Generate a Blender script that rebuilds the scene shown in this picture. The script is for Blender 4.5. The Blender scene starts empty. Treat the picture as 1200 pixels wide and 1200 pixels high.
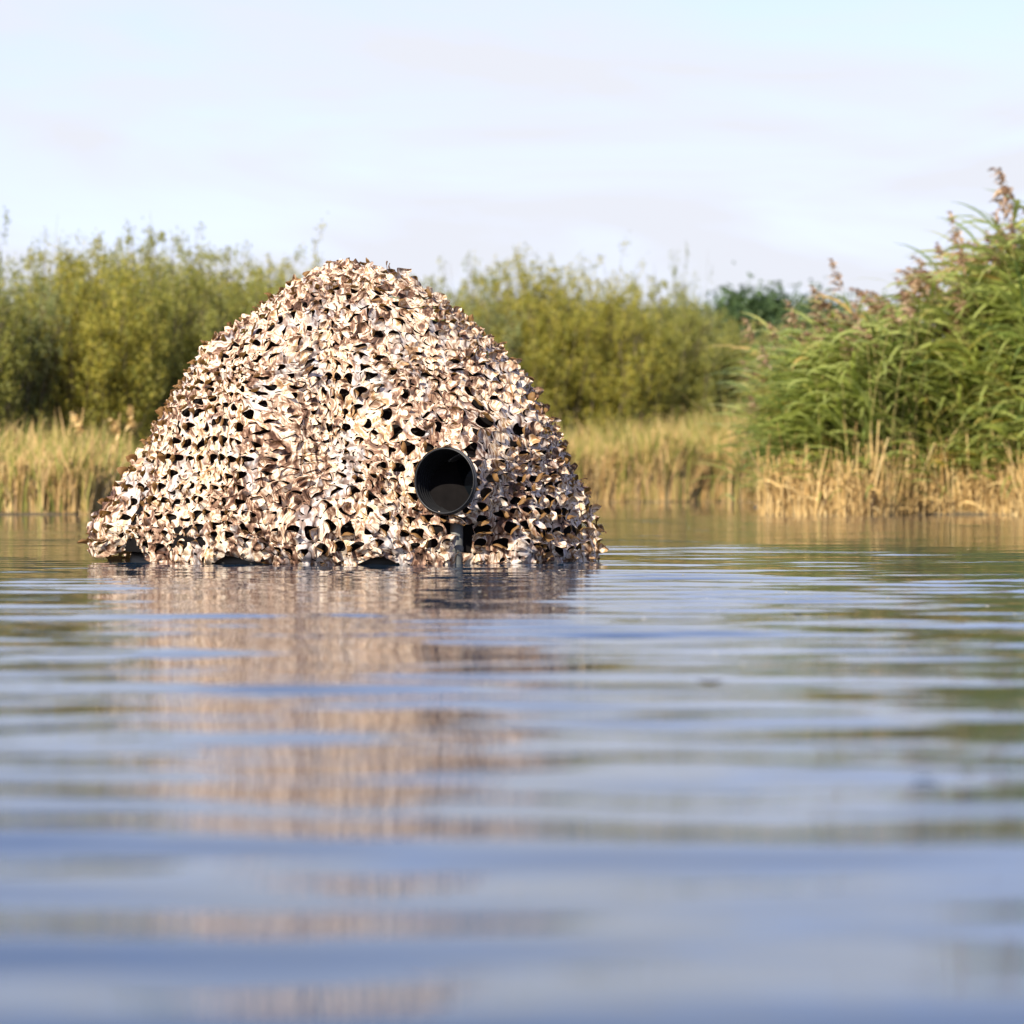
import bpy, math, random
import numpy as np
from mathutils import Vector
R = math.radians
rng = np.random.default_rng(7)
random.seed(7)
scene = bpy.context.scene
col = scene.collection

# ------------------------------------------------------------------ camera
F = 3400.0            # focal length in pixels of a 1200 pixel wide frame
CH = 0.207            # camera height above the water
HOR = 573.0           # row of the horizon
cam_d = bpy.data.cameras.new('camera')
cam_d.sensor_width = 36.0
cam_d.lens = 36.0 * F / 1200.0
cam_d.shift_y = -(600.0 - HOR) / 1200.0
cam_d.clip_start = 0.05
cam_d.clip_end = 3000
cam_d.dof.use_dof = True
cam_d.dof.focus_distance = 7.98
cam_d.dof.aperture_fstop = 5.6
cam = bpy.data.objects.new('camera', cam_d)
cam.location = (0, 0, CH)
cam.rotation_euler = (R(90), 0, 0)
col.objects.link(cam)
scene.camera = cam

def px(x, y, Y):
    """point of the place seen at pixel (x, y) of the photograph at distance Y"""
    return Vector(((x - 600) / F * Y, Y, CH - (y - HOR) / F * Y))

# ------------------------------------------------------------------ world, sun, exposure
SUN_EL, SUN_AZ = 34.0, 207.0      # azimuth clockwise from +Y: behind the camera, to the left
world = bpy.data.worlds.new('World')
scene.world = world
world.use_nodes = True
wt = world.node_tree
wt.nodes.clear()
def N(t, kind, **kw):
    n = t.nodes.new(kind)
    for k, v in kw.items():
        setattr(n, k, v)
    return n
def setin(n, **kw):
    for k, v in kw.items():
        n.inputs[k.replace('_', ' ')].default_value = v
    return n
sky = N(wt, 'ShaderNodeTexSky', sky_type='NISHITA')
sky.sun_disc = False
sky.sun_elevation = R(SUN_EL)
sky.sun_rotation = R(SUN_AZ)
sky.altitude = 0
sky.air_density = 1.0
sky.dust_density = 0.3
sky.ozone_density = 4.0
wc = N(wt, 'ShaderNodeTexCoord')
wm = N(wt, 'ShaderNodeMapping')
wm.inputs['Rotation'].default_value = (0, R(-32), 0)
wm.inputs['Scale'].default_value = (3.5, 2.0, 16.0)
wn = N(wt, 'ShaderNodeTexNoise'); setin(wn, Scale=1.3, Detail=6.0, Roughness=0.5, Distortion=0.9)
wr = N(wt, 'ShaderNodeValToRGB')
wr.color_ramp.elements[0].position = 0.38; wr.color_ramp.elements[0].color = (0.56,)*3 + (1,)
wr.color_ramp.elements[1].position = 0.62; wr.color_ramp.elements[1].color = (1.0,)*3 + (1,)
wx = N(wt, 'ShaderNodeMixRGB')
wx.inputs['Color2'].default_value = (3.86, 3.98, 4.38, 1)      # thin high cloud, sunlit
# the veil is seen through more air towards the horizon
wsep = N(wt, 'ShaderNodeSeparateXYZ')
wel = N(wt, 'ShaderNodeMapRange'); wel.inputs['From Min'].default_value = 0.10; wel.inputs['From Max'].default_value = 0.36
wel.inputs['To Min'].default_value = 1.2; wel.inputs['To Max'].default_value = 0.25
wmul = N(wt, 'ShaderNodeMath', operation='MULTIPLY'); wmul.use_clamp = True
bg = N(wt, 'ShaderNodeBackground'); bg.inputs['Strength'].default_value = 0.11
wo = N(wt, 'ShaderNodeOutputWorld')
L = wt.links.new
L(wc.outputs['Generated'], wm.inputs['Vector']); L(wm.outputs['Vector'], wn.inputs['Vector'])
L(wn.outputs['Fac'], wr.inputs['Fac'])
L(wc.outputs['Generated'], wsep.inputs[0]); L(wsep.outputs['Z'], wel.inputs['Value'])
L(wr.outputs['Color'], wmul.inputs[0]); L(wel.outputs[0], wmul.inputs[1]); L(wmul.outputs[0], wx.inputs['Fac'])
wtint = N(wt, 'ShaderNodeMixRGB', blend_type='MULTIPLY'); wtint.inputs['Fac'].default_value = 1.0
wtint.inputs['Color2'].default_value = (1.03, 0.915, 1.15, 1)     # the photograph's white balance
L(sky.outputs['Color'], wtint.inputs['Color1']); L(wtint.outputs['Color'], wx.inputs['Color1']); L(wx.outputs['Color'], bg.inputs['Color'])
L(bg.outputs['Background'], wo.inputs['Surface'])

sd = bpy.data.lights.new('sun', 'SUN')
sd.energy = 5.0; sd.angle = R(0.53); sd.color = (1.0, 0.92, 0.78)
sun = bpy.data.objects.new('sun', sd)
az, el = R(SUN_AZ), R(SUN_EL)
to_sun = Vector((math.sin(az) * math.cos(el), math.cos(az) * math.cos(el), math.sin(el)))
sun.rotation_euler = to_sun.to_track_quat('Z', 'Y').to_euler()
sun.location = (-20, -10, 30)
col.objects.link(sun)

vs = scene.view_settings
vs.view_transform = 'Standard'; vs.look = 'None'; vs.gamma = 1.0; vs.exposure = 1.0
vs.use_curve_mapping = False

# ------------------------------------------------------------------ helpers
def link(o, parent=None, **props):
    col.objects.link(o)
    if parent is not None:
        o.parent = parent
    for k, v in props.items():
        if v is not None:
            o[k] = v
    return o

def mesh(name, verts, faces, mat, smooth=True):
    """verts (n,3); faces (m,k) numpy or a list of such arrays"""
    if not isinstance(faces, list):
        faces = [faces]
    verts = np.asarray(verts, dtype=np.float32)
    me = bpy.data.meshes.new(name)
    me.vertices.add(len(verts)); me.vertices.foreach_set('co', verts.ravel())
    loops = np.concatenate([f.ravel() for f in faces]).astype(np.int32)
    tot = np.concatenate([np.full(len(f), f.shape[1], dtype=np.int32) for f in faces])
    start = np.concatenate([[0], np.cumsum(tot)[:-1]]).astype(np.int32)
    me.loops.add(len(loops)); me.loops.foreach_set('vertex_index', loops)
    me.polygons.add(len(tot)); me.polygons.foreach_set('loop_start', start)
    me.polygons.foreach_set('loop_total', tot)
    me.polygons.foreach_set('use_smooth', np.full(len(tot), smooth))
    me.update(calc_edges=True)
    me.materials.append(mat)
    return me

def part(name, verts, faces, mat, parent=None, smooth=True, **props):
    return link(bpy.data.objects.new(name, mesh(name, verts, faces, mat, smooth)), parent, **props)

def empty(name, loc, label, cat, group=None, rz=0.0):
    o = bpy.data.objects.new(name, None)
    o.location = loc; o.rotation_euler = (0, 0, rz); o.empty_display_size = 0.1
    return link(o, None, label=label, category=cat, group=group)

def grid_faces(nr, nc, wrap=False, off=0):
    r = np.arange(nr - 1)[:, None]; c = np.arange(nc if wrap else nc - 1)[None, :]
    c2 = (c + 1) % nc
    a = r * nc + c; b = r * nc + c2; d = (r + 1) * nc + c; e = (r + 1) * nc + c2
    return np.stack([a, b, e, d], -1).reshape(-1, 4) + off

def lathe(profile, seg=48, axis_o=Vector((0, 0, 0)), axis=Vector((0, 0, 1))):
    """profile [(radius, along)] revolved about axis"""
    q = axis.to_track_quat('Z', 'Y').to_matrix()
    a = np.linspace(0, 2 * np.pi, seg, endpoint=False)
    V = []
    for r, h in profile:
        V.append(np.stack([r * np.cos(a), r * np.sin(a), np.full(seg, h)], -1))
    V = np.concatenate(V) @ np.array(q).T + np.array(axis_o)
    return V, grid_faces(len(profile), seg, True)

class Waves:
    """cheap smooth random function of n coordinates: a sum of sines"""
    def __init__(s, seed, dim, k, n=7):
        g = np.random.default_rng(seed)
        d = g.normal(size=(n, dim)); d /= np.linalg.norm(d, axis=1)[:, None]
        s.k = d * (k * g.uniform(0.6, 1.6, n))[:, None]; s.p = g.uniform(0, 6.28, n); s.n = n
    def __call__(s, *c):
        c = np.stack(np.broadcast_arrays(*c), -1)
        return np.sin(c @ s.k.T + s.p).sum(-1) / math.sqrt(s.n / 2)

# ------------------------------------------------------------------ materials
def mat(name):
    m = bpy.data.materials.new(name); m.use_nodes = True
    t = m.node_tree; t.nodes.clear()
    return m, t, N(t, 'ShaderNodeOutputMaterial')

def ramp(t, stops, interp='LINEAR'):
    n = N(t, 'ShaderNodeValToRGB'); cr = n.color_ramp; cr.interpolation = interp
    while len(cr.elements) < len(stops):
        cr.elements.new(0.5)
    for e, (p, c) in zip(cr.elements, stops):
        e.position = p; e.color = (*c, 1)
    return n

def leaf_mat(name, stops, trans=0.35, tcol=1.6, rough=0.55, spec=0.25):
    """green or dry plant matter; every leaf or stalk has its own colour"""
    m, t, out = mat(name); L = t.links.new
    g = N(t, 'ShaderNodeNewGeometry')
    r = ramp(t, stops)
    L(g.outputs['Random Per Island'], r.inputs['Fac'])
    p = N(t, 'ShaderNodeBsdfPrincipled'); setin(p, Roughness=rough)
    p.inputs['Specular IOR Level'].default_value = spec
    L(r.outputs['Color'], p.inputs['Base Color'])
    tr = N(t, 'ShaderNodeBsdfTranslucent')
    mul = N(t, 'ShaderNodeMixRGB', blend_type='MULTIPLY'); mul.inputs['Fac'].default_value = 1
    mul.inputs['Color2'].default_value = (tcol, tcol, tcol * 0.75, 1)
    L(r.outputs['Color'], mul.inputs['Color1']); L(mul.outputs['Color'], tr.inputs['Color'])
    x = N(t, 'ShaderNodeMixShader'); x.inputs['Fac'].default_value = trans
    L(p.outputs[0], x.inputs[1]); L(tr.outputs[0], x.inputs[2]); L(x.outputs[0], out.inputs['Surface'])
    return m

def plain(name, c, rough=0.6, spec=0.5, noise=0.0, scale=30, bump=0.0):
    m, t, out = mat(name); L = t.links.new
    p = N(t, 'ShaderNodeBsdfPrincipled'); setin(p, Roughness=rough)
    p.inputs['Specular IOR Level'].default_value = spec
    tc = N(t, 'ShaderNodeTexCoord'); n = N(t, 'ShaderNodeTexNoise'); setin(n, Scale=scale, Detail=5.0)
    L(tc.outputs['Object'], n.inputs['Vector'])
    r = ramp(t, [(0.3, [v * (1 - noise) for v in c]), (0.7, [min(1, v * (1 + noise)) for v in c])])
    L(n.outputs['Fac'], r.inputs['Fac']); L(r.outputs['Color'], p.inputs['Base Color'])
    if bump:
        b = N(t, 'ShaderNodeBump'); setin(b, Strength=bump, Distance=0.004)
        L(n.outputs['Fac'], b.inputs['Height']); L(b.outputs['Normal'], p.inputs['Normal'])
    L(p.outputs[0], out.inputs['Surface'])
    return m

def camo_mat():
    m, t, out = mat('printed_camouflage_fabric'); L = t.links.new
    tc = N(t, 'ShaderNodeTexCoord')
    d = N(t, 'ShaderNodeTexNoise'); setin(d, Scale=7.0, Detail=3.0)
    L(tc.outputs['Object'], d.inputs['Vector'])
    ad = N(t, 'ShaderNodeMixRGB', blend_type='ADD'); ad.inputs['Fac'].default_value = 0.16
    L(tc.outputs['Object'], ad.inputs['Color1']); L(d.outputs['Color'], ad.inputs['Color2'])
    mp = N(t, 'ShaderNodeMapping'); mp.inputs['Scale'].default_value = (1.0, 1.0, 0.42)
    L(ad.outputs['Color'], mp.inputs['Vector'])
    n1 = N(t, 'ShaderNodeTexNoise'); setin(n1, Scale=30.0, Detail=6.0, Roughness=0.62, Distortion=1.3)
    L(mp.outputs['Vector'], n1.inputs['Vector'])
    r1 = ramp(t, [(0.34, (0.035, 0.018, 0.012)), (0.41, (0.13, 0.065, 0.040)), (0.455, (0.30, 0.175, 0.11)),
                  (0.49, (0.50, 0.35, 0.235)), (0.535, (0.80, 0.69, 0.55)), (0.585, (0.62, 0.45, 0.29)),
                  (0.64, (0.40, 0.23, 0.10)), (0.72, (0.15, 0.085, 0.05))])
    L(n1.outputs['Fac'], r1.inputs['Fac'])
    n0 = N(t, 'ShaderNodeTexNoise'); setin(n0, Scale=3.6, Detail=2.0)
    L(tc.outputs['Object'], n0.inputs['Vector'])
    mr = N(t, 'ShaderNodeMapRange'); mr.inputs['From Min'].default_value = 0.3; mr.inputs['From Max'].default_value = 0.7
    mr.inputs['To Min'].default_value = -0.068; mr.inputs['To Max'].default_value = 0.055
    L(n0.outputs['Fac'], mr.inputs['Value'])
    sm = N(t, 'ShaderNodeMath', operation='ADD'); L(n1.outputs['Fac'], sm.inputs[0]); L(mr.outputs[0], sm.inputs[1])
    for l_ in list(r1.inputs['Fac'].links): t.links.remove(l_)
    L(sm.outputs[0], r1.inputs['Fac'])
    # grey printed bark patches
    n2 = N(t, 'ShaderNodeTexNoise'); setin(n2, Scale=13.0, Detail=4.0, Distortion=0.8)
    L(mp.outputs['Vector'], n2.inputs['Vector'])
    r2 = ramp(t, [(0.55, (0, 0, 0)), (0.62, (0.6,) * 3)])
    L(n2.outputs['Fac'], r2.inputs['Fac'])
    n3 = N(t, 'ShaderNodeTexNoise'); setin(n3, Scale=70.0, Detail=3.0)
    L(mp.outputs['Vector'], n3.inputs['Vector'])
    r3 = ramp(t, [(0.35, (0.22, 0.20, 0.20)), (0.5, (0.50, 0.48, 0.47)), (0.62, (0.74, 0.71, 0.70))])
    L(n3.outputs['Fac'], r3.inputs['Fac'])
    x1 = N(t, 'ShaderNodeMixRGB'); L(r2.outputs['Color'], x1.inputs['Fac'])
    L(r1.outputs['Color'], x1.inputs['Color1']); L(r3.outputs['Color'], x1.inputs['Color2'])
    # fine dark twig lines
    w = N(t, 'ShaderNodeTexWave', wave_type='BANDS', bands_direction='DIAGONAL')
    setin(w, Scale=14.0, Distortion=11.0, Detail=3.0)
    L(mp.outputs['Vector'], w.inputs['Vector'])
    r4 = ramp(t, [(0.05, (0.42, 0.30, 0.25)), (0.16, (1, 1, 1))])
    L(w.outputs['Fac'], r4.inputs['Fac'])
    x2 = N(t, 'ShaderNodeMixRGB', blend_type='MULTIPLY'); x2.inputs['Fac'].default_value = 0.8
    L(x1.outputs['Color'], x2.inputs['Color1']); L(r4.outputs['Color'], x2.inputs['Color2'])
    # reverse side of the cloth: plain ochre brown
    g = N(t, 'ShaderNodeNewGeometry')
    x3 = N(t, 'ShaderNodeMixRGB'); L(g.outputs['Backfacing'], x3.inputs['Fac'])
    L(x2.outputs['Color'], x3.inputs['Color1']); x3.inputs['Color2'].default_value = (0.17, 0.09, 0.03, 1)
    p = N(t, 'ShaderNodeBsdfPrincipled'); setin(p, Roughness=0.62)
    p.inputs['Specular IOR Level'].default_value = 0.3
    L(x3.outputs['Color'], p.inputs['Base Color'])
    b = N(t, 'ShaderNodeBump'); setin(b, Strength=0.3, Distance=0.004)
    L(n1.outputs['Fac'], b.inputs['Height']); L(b.outputs['Normal'], p.inputs['Normal'])
    tr = N(t, 'ShaderNodeBsdfTranslucent'); tr.inputs['Color'].default_value = (0.62, 0.33, 0.09, 1)
    x = N(t, 'ShaderNodeMixShader'); x.inputs['Fac'].default_value = 0.16
    L(p.outputs[0], x.inputs[1]); L(tr.outputs[0], x.inputs[2]); L(x.outputs[0], out.inputs['Surface'])
    return m

def water_mat():
    m, t, out = mat('lake_water'); L = t.links.new
    p = N(t, 'ShaderNodeBsdfPrincipled')
    p.inputs['Base Color'].default_value = (0.010, 0.026, 0.050, 1)
    p.inputs['Roughness'].default_value = 0.02
    p.inputs['IOR'].default_value = 1.333
    tc = N(t, 'ShaderNodeTexCoord')
    mp = N(t, 'ShaderNodeMapping'); mp.inputs['Scale'].default_value = (0.35, 1.0, 1.0)
    L(tc.outputs['Object'], mp.inputs['Vector'])
    n = N(t, 'ShaderNodeTexNoise'); setin(n, Scale=20.0, Detail=3.0, Roughness=0.55)
    L(mp.outputs['Vector'], n.inputs['Vector'])
    b = N(t, 'ShaderNodeBump'); setin(b, Strength=0.5, Distance=0.0018)
    L(n.outputs['Fac'], b.inputs['Height']); L(b.outputs['Normal'], p.inputs['Normal'])
    L(p.outputs[0], out.inputs['Surface'])
    return m

M = dict(
    camo=camo_mat(), water=water_mat(),
    liner=plain('black_lining_cloth', (0.006, 0.005, 0.005), 0.95, 0.1, 0.3),
    float_=plain('black_float_rubber', (0.006, 0.006, 0.006), 0.5, 0.5, 0.3, 20, 0.2),
    hood=plain('black_hood_plastic', (0.006, 0.006, 0.0065), 0.45, 0.4, 0.15, 60),
    felt=plain('black_matt_hood_lining', (0.009, 0.009, 0.0095), 0.75, 0.2, 0.25, 90, 0.3),
    rubber=plain('black_rubber', (0.02, 0.02, 0.022), 0.42, 0.5, 0.2, 60),
    metal=plain('grey_metal', (0.10, 0.10, 0.092), 0.5, 0.5, 0.35, 25),
    bark=plain('willow_bark', (0.13, 0.10, 0.07), 0.85, 0.2, 0.4, 12),
    earth=plain('bank_earth', (0.10, 0.08, 0.05), 0.95, 0.1, 0.5, 2.0, 0.5),
    willow=leaf_mat('willow_leaves', [(0, (0.15, 0.165, 0.045)), (0.45, (0.29, 0.29, 0.085)),
                    (0.85, (0.30, 0.28, 0.055)), (1, (0.38, 0.33, 0.07))], 0.5),
    willow_yellow=leaf_mat('yellowing_willow_leaves', [(0, (0.16, 0.175, 0.035)), (0.5, (0.30, 0.28, 0.058)),
                    (1, (0.44, 0.36, 0.06))], 0.45),
    willow_grey=leaf_mat('greyish_willow_leaves', [(0, (0.11, 0.135, 0.045)), (0.5, (0.19, 0.21, 0.075)),
                    (1, (0.21, 0.215, 0.085))], 0.3),
    far=leaf_mat('dark_far_leaves', [(0, (0.035, 0.065, 0.025)), (1, (0.085, 0.13, 0.045))], 0.25),
    reed_leaf=leaf_mat('green_reed_leaves', [(0, (0.13, 0.18, 0.05)), (0.5, (0.27, 0.32, 0.085)),
                    (0.85, (0.40, 0.38, 0.12)), (0.93, (0.36, 0.29, 0.08)), (1, (0.50, 0.34, 0.12))], 0.45, 1.6, 0.42, 0.5),
    reed_stem=leaf_mat('reed_stems', [(0, (0.20, 0.19, 0.06)), (1, (0.42, 0.33, 0.12))], 0.1),
    straw=leaf_mat('dry_straw_stalks', [(0, (0.30, 0.185, 0.07)), (0.5, (0.56, 0.37, 0.14)), (1, (0.72, 0.54, 0.26))], 0.15),
    plume=leaf_mat('reed_plumes', [(0, (0.17, 0.095, 0.055)), (0.5, (0.33, 0.21, 0.125)), (1, (0.54, 0.39, 0.25))], 0.3),
    far_reed=leaf_mat('autumn_reed_blades', [(0, (0.13, 0.16, 0.03)), (0.4, (0.27, 0.25, 0.06)),
                    (0.7, (0.46, 0.31, 0.12)), (1, (0.56, 0.38, 0.18))], 0.3),
    dead=leaf_mat('dead_floating_bits', [(0, (0.03, 0.025, 0.02)), (1, (0.10, 0.07, 0.04))], 0.1),
    seed=leaf_mat('floating_seed_fluff', [(0, (0.05, 0.04, 0.02)), (0.5, (0.35, 0.30, 0.18)), (1, (0.5, 0.47, 0.40))], 0.1),
    feather=plain('white_down', (0.8, 0.8, 0.78), 0.7, 0.2),
)

# ------------------------------------------------------------------ water sheet with real ripples
def build_water():
    ys = [-3.0]; y = -3.0
    while y < 0.7:
        y += 0.12; ys.append(y)
    while y < 30:
        y += max(0.009, 0.0030 * y); ys.append(y)
    while y < 900:
        y *= 1.03; ys.append(y)
    ys = np.array(ys)
    xs = [0.0]; x = 0.0
    while x < 600:
        x += 0.028 if x < 2.2 else 0.028 + (x - 2.2) * 0.03; xs.append(x)
    xs = np.array(xs); xs = np.concatenate([-xs[:0:-1], xs])
    X, Y = np.meshgrid(xs, ys)
    Z = np.zeros_like(X)
    g = np.random.default_rng(21)
    dy = np.gradient(ys)[:, None]; dx = np.gradient(xs)[None, :]
    n = 80
    for i in range(n):
        lam = math.exp(g.uniform(math.log(0.075), math.log(0.62)))
        ang = g.normal(0, R(19)) if i % 4 else g.normal(0, R(38))
        train = i % 5 == 0                 # the swell that runs towards the camera
        if train:
            lam = g.uniform(0.185, 0.235); ang = g.normal(0, R(5))
        k = 2 * math.pi / lam
        kx, ky = k * math.sin(ang), k * math.cos(ang)
        slope = 0.0215 * math.sqrt(2.0 / n) * (2.2 if train else 1.0 if lam > 0.16 else 0.95)
        # only where the sheet is fine enough to carry this ripple
        lx = abs(2 * math.pi / max(abs(kx), 1e-3)); ly = abs(2 * math.pi / ky)
        w = np.clip(ly / dy / 3.5 - 1, 0, 1) * np.clip(lx / dx / 3.5 - 1, 0, 1)
        Z += slope / k * np.sin(kx * X + ky * Y + g.uniform(0, 6.28)) * w
    # gusts: calmer and livelier patches
    gust = Waves(5, 2, 0.9)
    Z *= 1.0 + 0.28 * gust(X * 0.8, Y * 0.5)
    V = np.stack([X, Y, Z], -1).reshape(-1, 3)
    part('water', V, grid_faces(len(ys), len(xs)), M['water'], None, True, kind='structure')
build_water()

# ------------------------------------------------------------------ banks
wob = Waves(31, 1, 1.1)
def far_edge(X):
    e = np.interp(X, [-60, -3.4, 0.4, 3.0, 60], [23.0, 23.2, 44, 47, 50])
    return e + 0.35 * wob(X)
def near_edge(X):
    return 22.7 + 0.16 * wob(X * 2.3 + 7) + 0.05 * (X - 2)
def land(X, Y):
    a = Y - far_edge(X)
    b = np.minimum(Y - near_edge(X), X - 1.95 - 0.083 * (Y - 22.7))
    return np.maximum(a, b)
def build_bank():
    xs = np.concatenate([np.linspace(-400, -20, 20)[:-1], np.linspace(-20, 20, 161), np.linspace(20, 400, 20)[1:]])
    ys = np.concatenate([np.linspace(20, 60, 130), np.geomspace(61, 900, 30)])
    X, Y = np.meshgrid(xs, ys)
    d = land(X, Y)
    n = Waves(9, 2, 2.0)
    Z = np.clip(d * 0.35, -0.4, 0.10) + 0.012 * n(X, Y) * (d > -0.5) + np.clip(d - 2, 0, 60) * 0.006
    V = np.stack([X, Y, Z], -1).reshape(-1, 3)
    part('ground', V, grid_faces(len(ys), len(xs)), M['earth'], None, True, kind='structure')
build_bank()

# ------------------------------------------------------------------ willows
def leaves_at(P, g, ln, wd, up=0.3):
    """one four-cornered leaf at every point of P"""
    n = len(P)
    d = g.normal(size=(n, 3)); d[:, 2] = d[:, 2] * 0.7 + up; d /= np.linalg.norm(d, axis=1)[:, None]
    s = np.cross(d, g.normal(size=(n, 3))); s /= np.linalg.norm(s, axis=1)[:, None] + 1e-9
    l = ln * g.uniform(0.6, 1.3, n)[:, None]; w = wd * g.uniform(0.7, 1.3, n)[:, None]
    V = np.stack([P, P + d * l * 0.45 + s * w, P + d * l, P + d * l * 0.45 - s * w], 1).reshape(-1, 3)
    return V, np.arange(4 * n).reshape(-1, 4)

def tube_set(paths, radii, seg=4):
    """paths (n, m, 3) and radii (n, m): thin tapered stems, vectorised"""
    n, m, _ = paths.shape
    a = np.linspace(0, 2 * np.pi, seg, endpoint=False)
    off = np.stack([np.cos(a), np.sin(a), np.zeros(seg)], -1)
    V = paths[:, :, None, :] + radii[:, :, None, None] * off[None, None]
    f = grid_faces(m, seg, True)
    Fc = (f[None] + (np.arange(n) * m * seg)[:, None, None]).reshape(-1, 4)
    return V.reshape(-1, 3), Fc

def willow_data(seed, H, W, nshoot, nclump, nleaf, wisp=0.12, leaf=0.085):
    g = np.random.default_rng(seed)
    m = 8
    t = np.linspace(0, 1, m)[None, :, None]
    base = np.stack([g.normal(0, 0.13 * W, nshoot), g.normal(0, 0.11 * W, nshoot), np.zeros(nshoot)], -1)
    a = g.uniform(0, 2 * np.pi, nshoot); r = np.sqrt(g.uniform(0, 1, nshoot))
    rr = r * W * 0.5
    top = H * np.sqrt(1 - 0.55 * r ** 2) * g.uniform(0.35, 1.0, nshoot) ** 0.4
    far_ = g.random(nshoot) < wisp
    top[far_] *= g.uniform(1.02, 1.2, far_.sum())
    tip = np.stack([rr * np.cos(a), rr * np.sin(a), top], -1)
    bow = np.stack([np.cos(a) * W * 0.10, np.sin(a) * W * 0.10, np.zeros(nshoot)], -1) * g.uniform(0, 1, nshoot)[:, None]
    P = base[:, None] + (tip - base)[:, None] * t + bow[:, None] * np.sin(np.pi * t) + 0.03 * H * g.normal(size=(nshoot, 1, 3)) * t * (1 - t)
    rad = (0.018 * (1 - t[..., 0]) + 0.003) * g.uniform(0.6, 1.3, (nshoot, 1))
    # clumps of leaves along each shoot
    u = g.uniform(0.10, 1.0, (nshoot, nclump)) ** 0.8
    fi = u * (m - 1); i0 = np.clip(fi.astype(int), 0, m - 2); fr = (fi - i0)[..., None]
    idx = np.arange(nshoot)[:, None]
    C = P[idx, i0] * (1 - fr) + P[idx, i0 + 1] * fr
    spread = 0.04 + 0.13 * (1 - u) + 0.03
    C = C + g.normal(size=C.shape) * spread[..., None] * H / 4.5 * np.array([1.5, 1.5, 0.8])
    cs = g.uniform(0.04, 0.15, C.shape[:2])[..., None, None] * (1.15 - 0.75 * u[..., None, None])
    Lp = C[:, :, None, :] + g.normal(size=(nshoot, nclump, nleaf, 3)) * cs * np.array([1, 1, 1.6])
    Lp = Lp.reshape(-1, 3); Lp = Lp[Lp[:, 2] > 0.05]
    lv, lf = leaves_at(Lp, g, leaf, leaf * 0.17, 0.5)
    tv, tf = tube_set(P, rad)
    return (lv, lf), (tv, tf)

def willow_protos(name, mats, args_list):
    out = []
    for (k, args) in args_list:
        (lv, lf), (tv, tf) = willow_data(*args)
        out.append((mesh(name + '_crown', lv, lf, mats[k], False), mesh(name + '_stems', tv, tf, M['bark'])))
    return out
WIL = willow_protos('willow', [M['willow'], M['willow_yellow'], M['willow_grey']], [
    (0, (11, 4.5, 3.8, 210, 17, 22)), (1, (12, 4.5, 3.4, 200, 17, 22)),
    (0, (13, 4.5, 3.6, 210, 17, 22)), (2, (14, 4.5, 3.2, 90, 12, 16, 0.4)), (1, (15, 4.5, 3.8, 210, 17, 22))])
def tree(kind, cx, top, Y, wpx, var, label, cat, group, protos=WIL, H0=4.5, W0=3.6, names=('crown', 'stem_cluster')):
    p = px(cx, top, Y); z0 = 0.1
    s = (p.z - z0) / H0 * 1.05; w = wpx / F * Y / W0
    r = empty(kind, (p.x, Y, z0), label, cat, group, random.uniform(0, 6.28))
    r.scale = (w, w, s)
    link(bpy.data.objects.new(names[0], protos[var][0]), r)
    link(bpy.data.objects.new(names[1], protos[var][1]), r)
    return r
G1 = 'willow bushes on the far bank'
front = [
    (-75, 285, 31, 230, 0, 'willow bush outside the frame beyond the left edge'),
    (12, 268, 32, 200, 3, 'thin greyish willow with sparse wispy twigs at the left edge of the view'),
    (100, 292, 32.5, 210, 1, 'bright yellow green willow bush second from the left edge, behind the pale reeds'),
    (170, 276, 34, 200, 0, 'tall olive green willow bush peaking left of the hide'),
    (260, 296, 35.5, 210, 2, 'rounded olive willow bush directly left of the hide roof'),
    (345, 306, 37, 200, 4, 'willow bush half hidden behind the left slope of the hide roof'),
    (440, 335, 44, 190, 0, 'willow bush fully behind the top of the hide'),
    (552, 318, 56, 150, 3, 'thin willow with wispy tips just right of the hide top'),
    (610, 306, 57, 190, 1, 'large yellow willow bush standing right of the hide with golden top'),
    (690, 322, 58, 190, 4, 'broad yellow green willow bush left of the bare twiggy one'),
    (762, 332, 59, 170, 0, 'green willow bush in front of the bare twiggy one'),
    (806, 306, 60, 90, 3, 'tall narrow willow with nearly bare twigs against the sky'),
    (850, 372, 62, 150, 0, 'low olive bush left of the tall reed bed'),
    (915, 384, 64, 150, 2, 'low greyish bush half behind the plumes of the reed bed'),
    (1000, 410, 66, 160, 0, 'low bush hidden behind the green reed bed')]
for cx, top, Y, w, v, lab in front:
    tree('willow_bush', cx, top, Y, w, v, lab, 'bush', G1)
back = [(55, 300, 40, 220, 2), (140, 305, 41, 230, 0), (225, 308, 42, 230, 4), (310, 316, 43, 220, 2), (400, 330, 48, 220, 0),
        (490, 330, 60, 200, 2), (575, 325, 66, 200, 0), (655, 328, 67, 210, 2), (735, 345, 68, 200, 4), (800, 362, 69, 170, 2)]
backlab = ['dark willow bush filling the gap behind the left edge bushes', 'olive willow bush behind the tall one left of the hide',
    'rounded willow bush of the second row straight above the left reeds end', 'greyish willow bush of the second row behind the hide roof slope',
    'second row willow bush hidden by the hide top', 'second row willow just right of the hide top, behind the wispy one',
    'second row willow behind the golden topped bush', 'greyish second row willow between golden topped and broad bush',
    'second row willow behind the green bush beside the twiggy one', 'greyish low willow of the second row behind the narrow twiggy one']
for i, (cx, top, Y, w, v) in enumerate(back):
    tree('willow_bush', cx, top, Y, w, v, backlab[i], 'bush', 'second row of willow bushes')

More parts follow.
